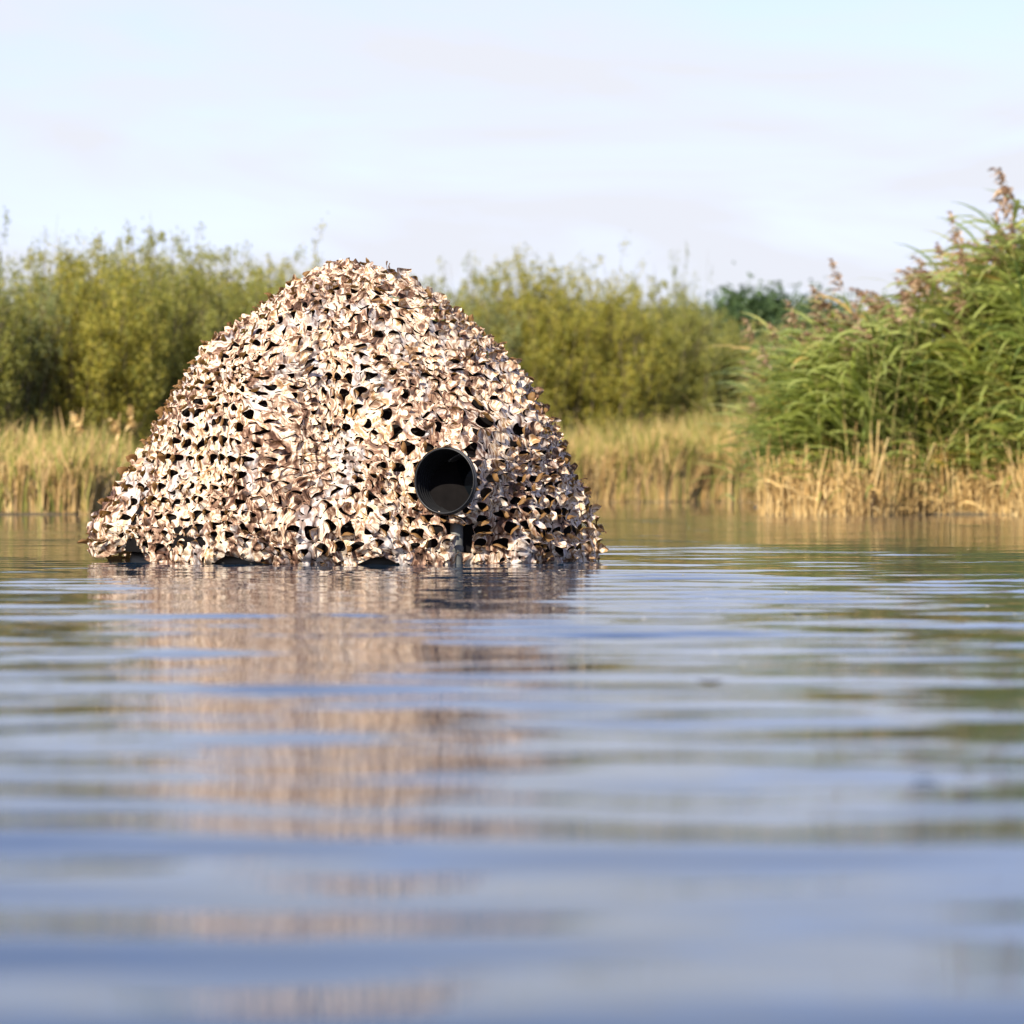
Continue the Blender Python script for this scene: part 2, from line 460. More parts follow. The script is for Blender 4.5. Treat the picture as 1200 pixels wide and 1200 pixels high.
def round_tree_data(seed, H, W, n):
    g = np.random.default_rng(seed)
    nc = 60
    a = g.uniform(0, 6.28, nc); zz = g.uniform(0.28, 0.97, nc); r = W * 0.5 * np.sqrt(np.clip(1 - ((zz - 0.55) / 0.5) ** 2, 0.05, 1)) * g.uniform(0.3, 1, nc)
    C = np.stack([r * np.cos(a), r * np.sin(a), zz * H], -1)
    k = g.integers(0, nc, n)
    P = C[k] + g.normal(size=(n, 3)) * W * 0.075
    lv, lf = leaves_at(P, g, 0.34, 0.10, 0.2)
    limbs = np.stack([np.linspace([0, 0, 0], C[i], 6) * np.array([1, 1, 1]) for i in range(0, nc, 4)])
    limbs[:, 1:4, :2] *= 0.45
    rad = np.linspace(0.22, 0.04, 6)[None] * np.ones((len(limbs), 1))
    tv, tf = tube_set(limbs, rad, 6)
    return mesh('far_tree_crown', lv, lf, M['far'], False), mesh('far_tree_trunk', tv, tf, M['bark'])
FAR = [round_tree_data(41, 9, 7, 20000), round_tree_data(42, 9, 7, 20000)]
for i, (cx, top, Y, w, lab) in enumerate([
        (800, 385, 150, 90, 'dark far tree hidden behind the twiggy willow'),
        (858, 372, 152, 160, 'dark green far tree on the skyline, leftmost that is in clear view'),
        (893, 366, 150, 160, 'tallest dark green far tree on the skyline left of the reed bed'),
        (928, 366, 154, 160, 'dark green far tree on the skyline next to the reed plumes'),
        (975, 378, 150, 100, 'dark far tree behind the upper left of the reed bed'),
        (1050, 376, 155, 110, 'dark far tree hidden behind the middle of the reed bed')]):
    tree('broadleaf_tree', cx, top, Y, w, i % 2, lab, 'tree', 'far trees on the skyline', FAR, 9, 7, ('crown', 'trunk'))

# ------------------------------------------------------------------ reeds
def ribbon(P, side, w):
    """P (m,3) centre line, side (3,), w (m,) -> verts, quads"""
    V = np.concatenate([P - side * w[:, None], P + side * w[:, None]])
    m = len(P); i = np.arange(m - 1)
    return V, np.stack([i, i + 1, m + i + 1, m + i], -1)

def join(lst):
    V, Fs, o = [], [], 0
    for v, f in lst:
        V.append(v); Fs.append(f + o); o += len(v)
    return np.concatenate(V), np.concatenate(Fs)

def reed_leaf(g, ln, wd):
    """a leaf leaving the stem at the origin towards +x, arching over"""
    m = 6; t = np.linspace(0, 1, m)
    up = g.uniform(0.3, 1.1); droop = g.uniform(0.9, 2.1)
    ang = up - droop * t ** 1.2 * 1.1
    st = ln / (m - 1)
    P = np.zeros((m, 3)); P[1:, 0] = np.cumsum(np.cos(ang[:-1])) * st; P[1:, 2] = np.cumsum(np.sin(ang[:-1])) * st
    P[:, 1] = 0.1 * ln * t ** 2 * g.uniform(-1, 1)
    w = wd * 0.5 * np.array([0.45, 0.95, 1.0, 0.85, 0.5, 0.04])
    tw = g.uniform(-0.9, 0.9)
    V, f = ribbon(P, np.array([0, math.cos(tw), math.sin(tw)]), w)
    return V, f
def plume_geo(g, ln):
    """drooping feathery panicle at the origin, hanging over to -x"""
    L_ = []
    m = 6; t = np.linspace(0, 1, m)
    lean = g.uniform(0.2, 1.1)
    ax = np.stack([-ln * lean * 0.6 * t ** 1.8, 0 * t, ln * (t - 0.35 * lean * t ** 2)], -1)
    L_.append(ribbon(ax, np.array([0, 1.0, 0]), 0.0022 * (1 - 0.6 * t)))
    for i in range(46):
        u = g.uniform(0.02, 0.97)
        o = np.array([np.interp(u, t, ax[:, k]) for k in range(3)])
        l = ln * (0.50 * (1 - u) + 0.16) * g.uniform(0.6, 1.2)
        a = g.uniform(0, 6.28)
        d = np.array([math.cos(a) * 0.45 - 0.35 * lean, math.sin(a) * 0.45, g.uniform(0.1, 0.8)])
        tt = np.linspace(0, 1, 4)[:, None]
        P = o + d * l * tt + np.array([-0.25 * l * lean, 0, -0.55 * l]) * tt ** 2
        sv = np.cross(d, g.normal(size=3)); sv /= np.linalg.norm(sv)
        L_.append(ribbon(P, sv, np.array([0.003, 0.011, 0.012, 0.002])))
    return join(L_)

def rotz(V, a):
    c, s = math.cos(a), math.sin(a)
    return V @ np.array([[c, s, 0], [-s, c, 0], [0, 0, 1]])

def reed_plan(seed, flower):
    """unit reed about 2.1 m: stem path, leaf placements, plume"""
    g = np.random.default_rng(seed)
    m = 9; t = np.linspace(0, 1, m)
    H = 2.1
    lx = g.uniform(-0.70, 0.25); ly = g.uniform(-0.22, 0.15)
    path = np.stack([lx * t ** 2, ly * t ** 2, H * (t - 0.05 * t ** 3)], -1)
    stem = tube_set(path[None], (0.0055 * (1 - 0.6 * t))[None], 5)
    leaves = []
    u = 0.10
    side = 0
    while u < 0.97:
        o = np.array([np.interp(u, t, path[:, k]) for k in range(3)])
        a = math.pi * side + g.normal(0, 0.65) if g.random() < 0.35 else math.pi + g.normal(0, 0.6)   # the wind lays most to one side
        lv, lf = reed_leaf(g, g.uniform(0.45, 0.82) * (1.05 - 0.35 * abs(u - 0.6)), g.uniform(0.028, 0.050))
        leaves.append((rotz(lv, a), lf, o))
        side = 1 - side; u += g.uniform(0.042, 0.070)
    pl = None
    if flower:
        v, f = plume_geo(g, g.uniform(0.28, 0.42)); pl = (v, f, path[-1])
    return stem, leaves, pl
PLANS = [reed_plan(100 + i, i % 2 == 0) for i in range(8)]
PM = []
for stem, leaves, pl in PLANS:
    PM.append((mesh('reed_stem', *stem, M['reed_stem']),
               [(mesh('reed_leaf', v, f, M['reed_leaf']), o) for v, f, o in leaves],
               None if pl is None else (mesh('reed_plume', pl[0], pl[1], M['plume'], False), pl[2])))
JOINED = []
for stem, leaves, pl in PLANS:
    JOINED.append((stem, join([(v + o, f) for v, f, o in leaves]), None if pl is None else (pl[0] + pl[2], pl[1])))

def reed_height(X, Y):
    """the bed is low at its left tip and tall to the right"""
    q = 600 + X / Y * F
    top = np.interp(q, [855, 885, 930, 1000, 1080, 1140, 1175, 1200, 1300], [520, 455, 395, 368, 340, 322, 285, 262, 235])
    return CH + (HOR - top) / F * 23.6

def place_reed(i, x, y, h, rz, label, group):
    r = empty('reed', (x, y, 0.02), label, 'reed', group, rz)
    s = h / 2.1; r.scale = (0.5 + 0.5 * s, 0.5 + 0.5 * s, s)
    stem, leaves, pl = PM[i]
    link(bpy.data.objects.new('stem', stem), r)
    for me, o in leaves:
        l = link(bpy.data.objects.new('leaf', me), r); l.location = o
    if pl:
        p = link(bpy.data.objects.new('plume', pl[0]), r); p.location = pl[1]
    return r

g = np.random.default_rng(77)
# reeds that stand in front, or overtop the rest, are individuals
n_ind = 0
for k in range(400):
    if n_ind >= 170: break
    x = g.uniform(2.28, 4.9); y = float(near_edge(x)) + abs(g.normal(0.25, 0.5)) + 0.1
    if land(np.array(x), np.array(y)) < 0.08: continue
    h = float(reed_height(x, y)) * g.uniform(0.62, 0.97)
    fl = g.random() < 0.24
    i = int(g.integers(0, 4)) * 2 + (0 if fl else 1)
    place_reed(i, x, y, h, g.normal(0, 0.35),
               'green reed with a drooping brown plume in the front of the reed bed' if fl
               else 'green leafy reed without a plume in the front of the reed bed',
               'flowering reeds in the right hand bed' if fl else 'leafy reeds in the right hand bed')
    n_ind += 1
special = [
    (1188, 212, 23.3, 0, 'tallest reed of all, its brown plume reaching highest at the right edge'),
    (1178, 262, 23.2, 2, 'reed plume just below and left of the tallest one'),
    (1196, 300, 23.1, 4, 'leafy plumed reed at the right edge under the two tallest plumes'),
    (1105, 300, 23.6, 6, 'slender reed with a pale plume standing alone against the sky'),
    (1092, 312, 23.4, 0, 'reed with a plume bent left, left of the pale slender one'),
    (1062, 335, 23.5, 2, 'reed whose brown tuft overtops the middle of the bed'),
    (1040, 350, 23.3, 4, 'reed with a small curled tuft above the middle of the bed'),
    (975, 350, 23.5, 0, 'reed with a plume bent flat to the left, above the left part of the bed'),
    (950, 385, 23.4, 2, 'plumed reed at the upper left shoulder of the bed'),
    (900, 432, 23.6, 4, 'leaning reed with a pinkish plume at the left flank of the bed'),
    (885, 470, 23.5, 6, 'short reed with a fluffy plume hanging over the water at the left tip')]
for cx, cy, Y, i, lab in special:
    p = px(cx, cy, Y)
    pl_top = PM[i][2][1]
    h = (p.z - 0.02) * 2.1 / (2.0 + 0.22)
    s = h / 2.1; sx = 0.5 + 0.5 * s
    place_reed(i, p.x - pl_top.item(0) * sx if hasattr(pl_top, 'item') else p.x, Y, h, 0.0, lab, None)

def scatter_reeds(n, region, seed, hf, name_mats, jit=(0.6, 1.0), plume_p=1.0):
    """many reeds as stem, leaf and plume meshes of one bed"""
    g = np.random.default_rng(seed)
    acc = {'stem': [], 'leaf': [], 'plume': []}
    c = 0
    while c < n:
        x, y = region(g)
        if land(np.array(x), np.array(y)) < 0.12: continue
        c += 1
        i = int(g.integers(0, 8)); a = g.normal(0, 0.5)
        jj = g.uniform(*jit); s = float(hf(x, y)) * jj / 2.1
        sc = np.array([0.5 + 0.5 * s, 0.5 + 0.5 * s, s])
        stem, lv, pl = JOINED[i]
        for key, d in (('stem', stem), ('leaf', lv), ('plume', pl)):
            if d is None or (key == 'plume' and (jj < 0.78 or c % 5 < 2)): continue
            acc[key].append((rotz(d[0] * sc, a) + np.array([x, y, 0.03]), d[1]))
    return acc
bedroot = empty('reed_bed', (3.5, 24, 0), 'dense green reed bed with brown plumes at the water edge on the right', 'reeds')
bedroot['kind'] = 'stuff'
def reg_bed(g):
    return g.uniform(2.25, 6.5), 22.9 + abs(g.normal(0, 1)) * 1.6
acc = scatter_reeds(900, reg_bed, 5, reed_height, None, (0.55, 1.05))
for key, nm, mt in (('stem', 'reed_stems', 'reed_stem'), ('leaf', 'reed_leaves', 'reed_leaf'), ('plume', 'reed_plumes', 'plume')):
    v, f = join(acc[key])
    o = part(nm, v - np.array([3.5, 24, 0]), f, M[mt], bedroot, key != 'plume'); o['kind'] = 'stuff'

def stalks(n, region, seed, hmin, hmax, r, lean=0.12, seg=4, m=4, zb=-0.02):
    g = np.random.default_rng(seed)
    P = []
    while len(P) < n:
        x, y = region(g)
        if land(np.array(x), np.array(y)) < -0.05: continue
        h = g.uniform(hmin, hmax) * g.uniform(0.6, 1)
        d = g.normal(0, lean, 2) * (3.2 if g.random() < 0.08 else 1)
        t = np.linspace(0, 1, m)
        P.append(np.stack([x + d[0] * h * t ** 1.3, y + d[1] * h * t ** 1.3, zb + h * t], -1))
    P = np.array(P)
    rad = r * g.uniform(0.6, 1.3, (n, 1)) * np.linspace(1, 0.7, m)[None]
    return tube_set(P, rad, seg)
def reg_edge(g):
    x = g.uniform(1.98, 6.5); return x, float(near_edge(x)) + abs(g.normal(0, 0.30)) - 0.02
v, f = stalks(3000, reg_edge, 8, 0.10, 0.50, 0.0055, 0.17)
va, fa = stalks(900, reg_edge, 88, 0.38, 0.80, 0.006, 0.13)
v, f = join([(v, f), (va, fa)])
part('straw_stalks', v, f, M['straw'], None, True, kind='stuff', label='cut and broken dry yellow reed stalks along the foot of the green reed bed', category='stalks')
# dry leaves and litter between the stalks
g = np.random.default_rng(55)
Ls = []
for k in range(500):
    x = g.uniform(1.98, 6.5); y = float(near_edge(x)) + abs(g.normal(0, 0.16)) - 0.03
    lv, lf = reed_leaf(g, g.uniform(0.12, 0.35), g.uniform(0.01, 0.02))
    Ls.append((rotz(lv, g.uniform(0, 6.28)) + np.array([x, y, g.uniform(0.0, 0.28)]), lf))
v, f = join(Ls)
part('dry_reed_leaves', v, f, M['straw'], None, True, kind='stuff', label='dry curled straw coloured leaves hanging among the broken stalks', category='dry leaves')

# pale autumn reeds along the far banks
def blades(n, region, seed, hf, wd, droop):
    g = np.random.default_rng(seed)
    X = []; Yy = []
    while len(X) < n:
        x, y = region(g)
        if land(np.array(x), np.array(y)) > -0.02:
            X.append(x); Yy.append(y)
    X = np.array(X); Yy = np.array(Yy)
    h = hf(X, Yy) * g.uniform(0.45, 1.0, n)
    m = 5; t = np.linspace(0, 1, m)[None, :]
    a = g.uniform(0, 6.28, n)[:, None]; d = (np.abs(g.normal(0, droop, n)) * h)[:, None]
    P = np.stack([X[:, None] + np.cos(a) * d * t ** 2.2 , Yy[:, None] + np.sin(a) * d * t ** 2.2,
                  0.02 + h[:, None] * (t - 0.22 * droop * 2 * t ** 3)], -1)
    b = g.uniform(0, 3.14, n)
    side = np.stack([np.cos(b), np.sin(b) * 0.6, 0 * b], -1)[:, None, :]
    w = (wd * g.uniform(0.5, 1.3, n))[:, None, None] * np.array([0.7, 1, 0.9, 0.6, 0.05])[None, :, None]
    V = np.concatenate([P - side * w, P + side * w], 1).reshape(-1, 3)
    i = np.arange(m - 1); q = np.stack([i, i + 1, m + i + 1, m + i], -1)
    return V, (q[None] + (np.arange(n) * 2 * m)[:, None, None]).reshape(-1, 4)
hn = Waves(61, 2, 1.6)
def reg_far_left(g):
    x = g.uniform(-7.5, -1.0); return x, float(far_edge(x)) + g.uniform(0, 1) ** 1.5 * 5.0
def reg_far_mid(g):
    x = g.uniform(-1.5, 8.0); return x, float(far_edge(x)) + g.uniform(0, 1) ** 1.5 * 6.0
hl = lambda X, Y: 0.84 + 0.17 * hn(X * 1.5, Y * 0.8)
hm = lambda X, Y: 1.55 + 0.25 * hn(X * 1.3, Y * 0.8)
v, f = blades(17000, reg_far_left, 71, hl, 0.009, 0.28)
part('pale_reeds', v, f, M['far_reed'], None, False, kind='stuff', label='pale green and tan reeds along the far bank at the left, below the willows', category='reeds')
v, f = blades(17000, reg_far_mid, 72, hm, 0.014, 0.25)
part('pale_reeds', v, f, M['far_reed'], None, False, kind='stuff', label='tan reeds along the most distant bank between hide and green reed bed', category='reeds')
def reg_fl(g):
    x = g.uniform(-7.5, -1.0); return x, float(far_edge(x)) + abs(g.normal(0, .25))
def reg_fm(g):
    x = g.uniform(-1.5, 8.0); return x, float(far_edge(x)) + abs(g.normal(0, .3))
v1, f1 = stalks(3600, reg_fl, 81, 0.25, 0.55, 0.007, 0.16, 3, 3)
part('straw_stalks', v1, f1, M['straw'], None, True, kind='stuff', label='dry orange straw at the foot of the pale reeds at the left', category='stalks')
v2, f2 = stalks(4200, reg_fm, 82, 0.4, 0.95, 0.012, 0.14, 3, 3)
part('straw_stalks', v2, f2, M['straw'], None, True, kind='stuff', label='dry straw at the foot of the most distant reeds right of the hide', category='stalks')
# a few dead upright stalks with pale heads that stand out of the left reeds
for cx, cy, lab in [(92, 478, 'pale dead stalk standing out of the left reeds, leftmost of three'), (135, 484, 'pale dead stalk in the left reeds, middle one of three with a broad head'),
                    (150, 476, 'pale dead stalk in the left reeds, nearest to the hide of the three upright ones')]:
    p = px(cx, cy, 24.6); t = np.linspace(0, 1, 6)
    r = empty('dead_stalk', (p.x, 24.6, 0.05), lab, 'dead stalk')
    H = p.z - 0.05
    path = np.stack([0.04 * t ** 2, 0 * t, H * t], -1)
    v, f = tube_set(path[None], (0.006 - 0.002 * t)[None], 5)
    part('stem', v, f, M['straw'], r)
    v, f = plume_geo(np.random.default_rng(int(cx)), 0.22)
    o = part('seed_head', v, f, M['straw'], r, False); o.location = (0.04, 0, H - 0.2)

# ------------------------------------------------------------------ the floating hide
HY = 8.45; S = F / HY
hide_x = (403 - 600) / S
prof = np.array([  # row, reach to the left, reach to the right (pixels from the apex column)
    (656, 268, 286), (640, 278, 290), (614, 279, 286), (580, 261, 278), (547, 243, 264), (525, 230, 256), (493, 212, 243),
    (474, 202, 231), (446, 184, 216), (417, 164, 190), (398, 147, 170), (377, 127, 142), (355, 100, 108),
    (338, 68, 76), (322, 38, 46), (312, 17, 22), (307, 0, 0)], float)
pz = (656 - prof[:, 0]) / S; pL = prof[:, 1] / S; pR = prof[:, 2] / S
pm = (pL + pR) / 2
al = np.concatenate([[0], np.cumsum(np.hypot(np.diff(pz), np.diff(pm)))]); LEN = al[-1]
pF = pm * 0.80; pB = pm * 0.85
wrk1 = Waves(201, 3, 9.0); wrk2 = Waves(202, 3, 26.0, 9); wrk3 = Waves(203, 3, 55.0, 9)
foldn = Waves(204, 1, 13.0)
LENS_Y = 7.875
lens_p = px(520.5, 563.5, LENS_Y)
lens_dir = Vector((-math.sin(R(24)), -math.cos(R(24)), 0.04)).normalized()
lp = np.array(lens_p) - np.array([hide_x, HY, 0])      # in hide space
ld = np.array(lens_dir)

def hem(th):
    """how far the lower edge of the cloth is lifted above the water"""
    def bump(c, w, h):
        d = (th - c + np.pi) % (2 * np.pi) - np.pi
        return h * np.exp(-(d / w) ** 2)
    return -0.012 + bump(R(187), 0.13, 0.040) + bump(R(208), 0.17, 0.055) + bump(R(243), 0.15, 0.024) + bump(R(281), 0.10, 0.024) \
        + 0.010 * np.sin(th * 9 + 1) + 0.006 * np.sin(th * 23)

def hide_surf(th, s, inset=0.0, rough=1.0, collar=True):
    """th: angle (0 = right, 270 deg = towards the camera); s: 0 hem .. 1 apex"""
    th, s = np.broadcast_arrays(np.asarray(th, float), np.asarray(s, float))
    a = s * LEN
    z = np.interp(a, al, pz); L_ = np.interp(a, al, pL); R_ = np.interp(a, al, pR)
    Fr = np.interp(a, al, pF); B = np.interp(a, al, pB)
    c, sn = np.cos(th), np.sin(th)
    ax = np.where(c > 0, R_, L_); ay = np.where(sn > 0, B, Fr)
    n = 2.35
    r = (np.abs(c / np.maximum(ax, 1e-4)) ** n + np.abs(sn / np.maximum(ay, 1e-4)) ** n) ** (-1 / n)
    # pole of the frame pushing the cloth out along the front left corner
    d = (th - R(248) + np.pi) % (2 * np.pi) - np.pi
    r = r * (1 + 0.075 * np.exp(-(d / 0.22) ** 2) * np.clip(np.sin(s * 3.3), 0, 1) - inset)
    r = r - 0.022 * np.exp(-((d - 0.33) / 0.16) ** 2) * np.clip(np.sin(s * 3.3), 0, 1)
    x, y = r * c, r * sn
    z = np.maximum(z * 1.0, 0) * (1 - inset * 1.2)
    z = z + hem(th) * np.clip(1 - s * 9, 0, 1) * (1 if rough else 0)
    if rough:
        k = np.clip(r / 0.15, 0, 1) * rough
        w = 0.015 * wrk1(x, y, z) + 0.0055 * wrk2(x, y, z) + 0.0012 * wrk3(x, y, z)
        low = np.clip(1 - s * 2.6, 0, 1)
        w = w + 0.016 * low * foldn(th * 1.0)
        x = x + c * w * k; y = y + sn * w * k; z = z + 0.4 * w * k * (s > 0.08)
        # cloth drawn forward into a sleeve round the lens hood
        rad = np.hypot((x - lp[0]) / 0.90, z - lp[2])
        if collar:                                   # drawn tight round the hood
            k2 = np.where((rad < 0.0925) & (y < 0), 0.0925 / np.maximum(rad, 1e-3), 1.0)
            x = lp[0] + (x - lp[0]) * k2; z = lp[2] + (z - lp[2]) * k2
        f = np.exp(-(np.maximum(rad - 0.08, 0) / 0.085) ** 2) * (y < 0)
        goal = lp[1] + 0.012 - 0.42 * np.clip(x - lp[0], -0.09, 0.085)
        y = y + np.minimum(goal - y, 0) * f
    return np.stack([x, y, z], -1)

def hide_nrm(th, s):
    e = 0.012
    a = hide_surf(th + e, s) - hide_surf(th - e, s); b = hide_surf(th, np.minimum(s + 0.008, 1)) - hide_surf(th, np.maximum(s - 0.008, 0))
    n = np.cross(a, b); return n / (np.linalg.norm(n, axis=-1, keepdims=True) + 1e-9)

ROWS = 29
warp_a = Waves(301, 3, 9.0); warp_b = Waves(302, 3, 9.0); ori = Waves(303, 3, 6.0); openn = Waves(304, 3, 5.0)
def tile_to_ts(row, n, i, ph, a, b):
    th = (i + a + ph) / n * 2 * np.pi
    s = (row + b) / ROWS
    c, sn = np.cos(th), np.sin(th)
    e = np.clip(s * 14, 0, 1) * np.clip((1 - s) * 8, 0, 1)
    th2 = th + 0.030 * warp_a(c, sn, s * 2) * e + 0.010 * np.sin(s * 61 + 3 * np.sin(th * 7))
    s2 = s + 0.015 * warp_b(c, sn, s * 2) * e
    return th2, np.clip(s2, 0, 0.999)

NB = 24
bang = np.linspace(0, 2 * np.pi, NB, endpoint=False) + 0.13
def square_pt(a):
    c, s = np.cos(a), np.sin(a); k = 0.5 / np.maximum(np.abs(c), np.abs(s)); return 0.5 + c * k, 0.5 + s * k

g = np.random.default_rng(900)
cloth_v, cloth_f, cv = [], [], 0
flaps = []
for row in range(ROWS):
    smid = (row + 0.5) / ROWS
    ring = hide_surf(np.linspace(0, 2 * np.pi, 80), smid, rough=0)
    circ = np.linalg.norm(np.diff(ring, axis=0), axis=1).sum()
    n = max(5, int(round(circ / 0.051))); ph = g.random()
    for i in range(n):
        tc, sc = tile_to_ts(row, n, i, ph, 0.5, 0.5)
        P0 = hide_surf(tc, sc)
        Pc = hide_surf(tc, sc, collar=False); rad = math.hypot((Pc[0] - lp[0]) / 0.9, Pc[2] - lp[2])
        if rad < 0.066 and P0[1] < 0: continue                       # the hood pokes out here
        wp = P0 + np.array([hide_x, HY, 0]); ppx = 600 + wp[0] / wp[1] * F; ppy = HOR + (CH - wp[2]) / wp[1] * F
        if P0[1] < 0 and abs(ppx - 537) < 10 and 610 < ppy < 652: continue     # the slit below the lens
        # hole outline and flap: tongue with its root at q = 0
        c, sn = math.cos(tc), math.sin(tc)
        phi = -0.75 + 0.35 * float(ori(c, sn, sc * 2)) + g.normal(0, 0.38)
        if g.random() < 0.08: phi += math.pi
        if g.random() < 0.12: phi += g.choice([-1.2, 1.2])
        Wd = g.uniform(0.24, 0.36) + 0.035 * c; Lg = g.uniform(0.56, 0.82)
        if row == 0: Wd *= 0.55; Lg *= 0.5; skew = g.choice([-1, 1]) * g.uniform(0.14, 0.36)
        rot = np.array([[math.cos(phi), -math.sin(phi)], [math.sin(phi), math.cos(phi)]])
        def loc(p, qq):
            """tongue coordinates (across -1..1, along 0..1) -> tile"""
            wq = Wd * np.power(np.clip(1 - np.power(qq, 2.8), 0.0, 1), 0.52) * (0.86 + 0.14 * np.sin(qq * 3.1))
            xx = p * wq + skew * np.sin(qq * 3.6) * 0.5; yy = -0.5 * Lg + qq * Lg
            return 0.5 + rot[0, 0] * xx + rot[0, 1] * yy, 0.5 + rot[1, 0] * xx + rot[1, 1] * yy
        # closed outline, 22 points, resampled by angle to pair with the tile edge
        qs = np.linspace(0, 1, 9) ** 0.8
        ox1, oy1 = loc(np.ones(9), qs); ox2, oy2 = loc(-np.ones(9), qs[::-1])
        oxb, oyb = loc(np.linspace(-1, 1, 5)[1:-1], np.zeros(3))
        ox = np.concatenate([ox1, ox2[1:], oxb]); oy = np.concatenate([oy1, oy2[1:], oyb])
        oa = np.unwrap(np.arctan2(oy - 0.5, ox - 0.5)); orr = np.hypot(ox - 0.5, oy - 0.5)
        o_ = np.argsort(oa % (2 * np.pi)); hr = np.interp(bang % (2 * np.pi), (oa % (2 * np.pi))[o_], orr[o_], period=2 * np.pi)
        hr = np.minimum(hr, 0.46 / np.maximum(np.abs(np.cos(bang)), np.abs(np.sin(bang))))
        hx, hy = 0.5 + np.cos(bang) * hr, 0.5 + np.sin(bang) * hr
        sx_, sy_ = square_pt(bang)
        lift = g.uniform(-0.004, 0.009)
        ringsP = []
        for f_ in (0.0, 0.5, 1.0):
            a_ = hx * (1 - f_) + sx_ * f_; b_ = hy * (1 - f_) + sy_ * f_
            tt, ss = tile_to_ts(row, n, i, ph, a_, b_)
            Q = hide_surf(tt, ss)
            if f_ < 1:
                nn = hide_nrm(tt, ss)
                wav = lift + 0.005 * np.sin(bang * 2 + phi * 3) + 0.002 * np.sin(bang * 3 + i)
                Q = Q + nn * (wav * (1 - f_) * 1.2)[:, None]
            ringsP.append(Q)
        cloth_v.append(np.concatenate(ringsP)); ff = grid_faces(3, NB, True, cv); cloth_f.append(ff[:, ::-1]); cv += 3 * NB
        # flap
        na, nl = 7, 8
        pp, qq = np.meshgrid(np.linspace(-1, 1, na), np.linspace(0, 1, nl))
        fx, fy = loc(pp, qq)
        hx0, hy0 = loc(pp * 1.0, qq * 0)
        op = 0.62 + 0.30 * float(openn(c, sn, sc * 2)) + 0.25 * np.clip(c * 1.5, -1, 1) + 0.35 * (sc - 0.4)
        # flatter, less opened cloth on the lower front left of the hide
        flat = math.exp(-(((ppx - 350) / 60) ** 2 + ((ppy - 560) / 80) ** 2)) if P0[1] < 0 else 0
        beta = (g.uniform(0.7, 2.2) * (0.75 + 0.5 * op)) * (1 - 0.75 * flat) * (0.2 if row == 0 else 1) + 0.1
        beta = min(max(beta, 0.15), 2.7) * (1 - 0.5 * max(0.0, sc - 0.85) / 0.15)
        tt, ss = tile_to_ts(row, n, i, ph, fx, fy)
        flatP = hide_surf(tt, ss)
        t0, s0 = tile_to_ts(row, n, i, ph, hx0, hy0); hin = hide_surf(t0, s0)
        nn = hide_nrm(np.array(tc), np.array(sc))
        tip = flatP[-1, na // 2] - hin[0, na // 2]; Lm = np.linalg.norm(tip) + 1e-6
        tip = tip - nn * (tip @ nn); tip /= np.linalg.norm(tip) + 1e-9
        sideV = np.cross(tip, nn)
        # curl along the length
        qv = np.linspace(0, 1, nl); st = 1 / (nl - 1)
        angv = beta * np.power(qv, 0.75)
        along_c = np.concatenate([[0], np.cumsum(np.cos((angv[1:] + angv[:-1]) / 2) * st)])
        out_c = np.concatenate([[0], np.cumsum(np.sin((angv[1:] + angv[:-1]) / 2) * st)])
        acr = (flatP - hin[0, na // 2]) @ sideV
        wl = Lm * g.uniform(0.85, 1.05)
        hroot = hin[0, na // 2]
        cup = g.uniform(-0.10, 0.34) * Lm
        P = hroot + tip * (along_c[:, None, None] * wl) + nn * (out_c[:, None, None] * wl) + sideV * acr[..., None]
        rootc = ((1 - qv) ** 3)[:, None, None]
        P = P + (hin - (hroot + sideV * ((hin - hroot) @ sideV)[..., None])) * rootc
        outd = -np.sin(angv)[:, None, None] * tip + np.cos(angv)[:, None, None] * nn
        P = P + outd * (cup * (pp ** 2 * np.sin(qq * 2.8 + 0.15)))[..., None]
        P = P + outd * (0.002 * np.sin(pp * 3 + qq * 7 + g.uniform(0, 6)) * qq)[..., None] + nn * 0.0015
        # twist
        P = P + sideV * (0.12 * Lm * g.normal() * qq ** 2)[..., None]
        P[..., 2] -= 0.10 * Lm * qq ** 2
        cen = P.reshape(-1, 3).mean(0)
        fr_ = P.reshape(-1, 3); fd = np.hypot(fr_[:, 0] - lp[0], fr_[:, 2] - lp[2])
        if cen[1] < 0 and (fd < 0.090).any(): continue               # would hang into the mouth of the hood
        view = -(cen + np.array([hide_x, HY, -CH])); view /= np.linalg.norm(view)
        flaps.append((float(nn @ view) * Lm, P.reshape(-1, 3), grid_faces(nl, na)))
hide = empty('floating_hide', (hide_x, HY, 0), 'dome shaped floating hide draped in tan and brown leaf-cut camouflage net on the water', 'floating hide')
net = part('camouflage_net', np.concatenate(cloth_v), np.concatenate(cloth_f), M['camo'], hide)
flaps.sort(key=lambda q: -q[0])
for sc_, v, f in flaps[:300]:
    part('leaf_flap', v, f, M['camo'], net)
v, f = join([(v, f) for _, v, f in flaps[300:]])
part('leaf_flaps', v, f, M['camo'], net, kind='stuff')
# black lining shell inside the net
th = np.linspace(0, 2 * np.pi, 120, endpoint=False); ss = np.linspace(0.03, 0.985, 50)
T, SS = np.meshgrid(th, ss)
V = hide_surf(T, SS, inset=0.052, rough=0.0)
q = V - lp; along = q @ ld; rad = np.linalg.norm(q - along[..., None] * ld, axis=-1)
part('inner_lining', V.reshape(-1, 3), grid_faces(50, 120, True), M['liner'], hide)
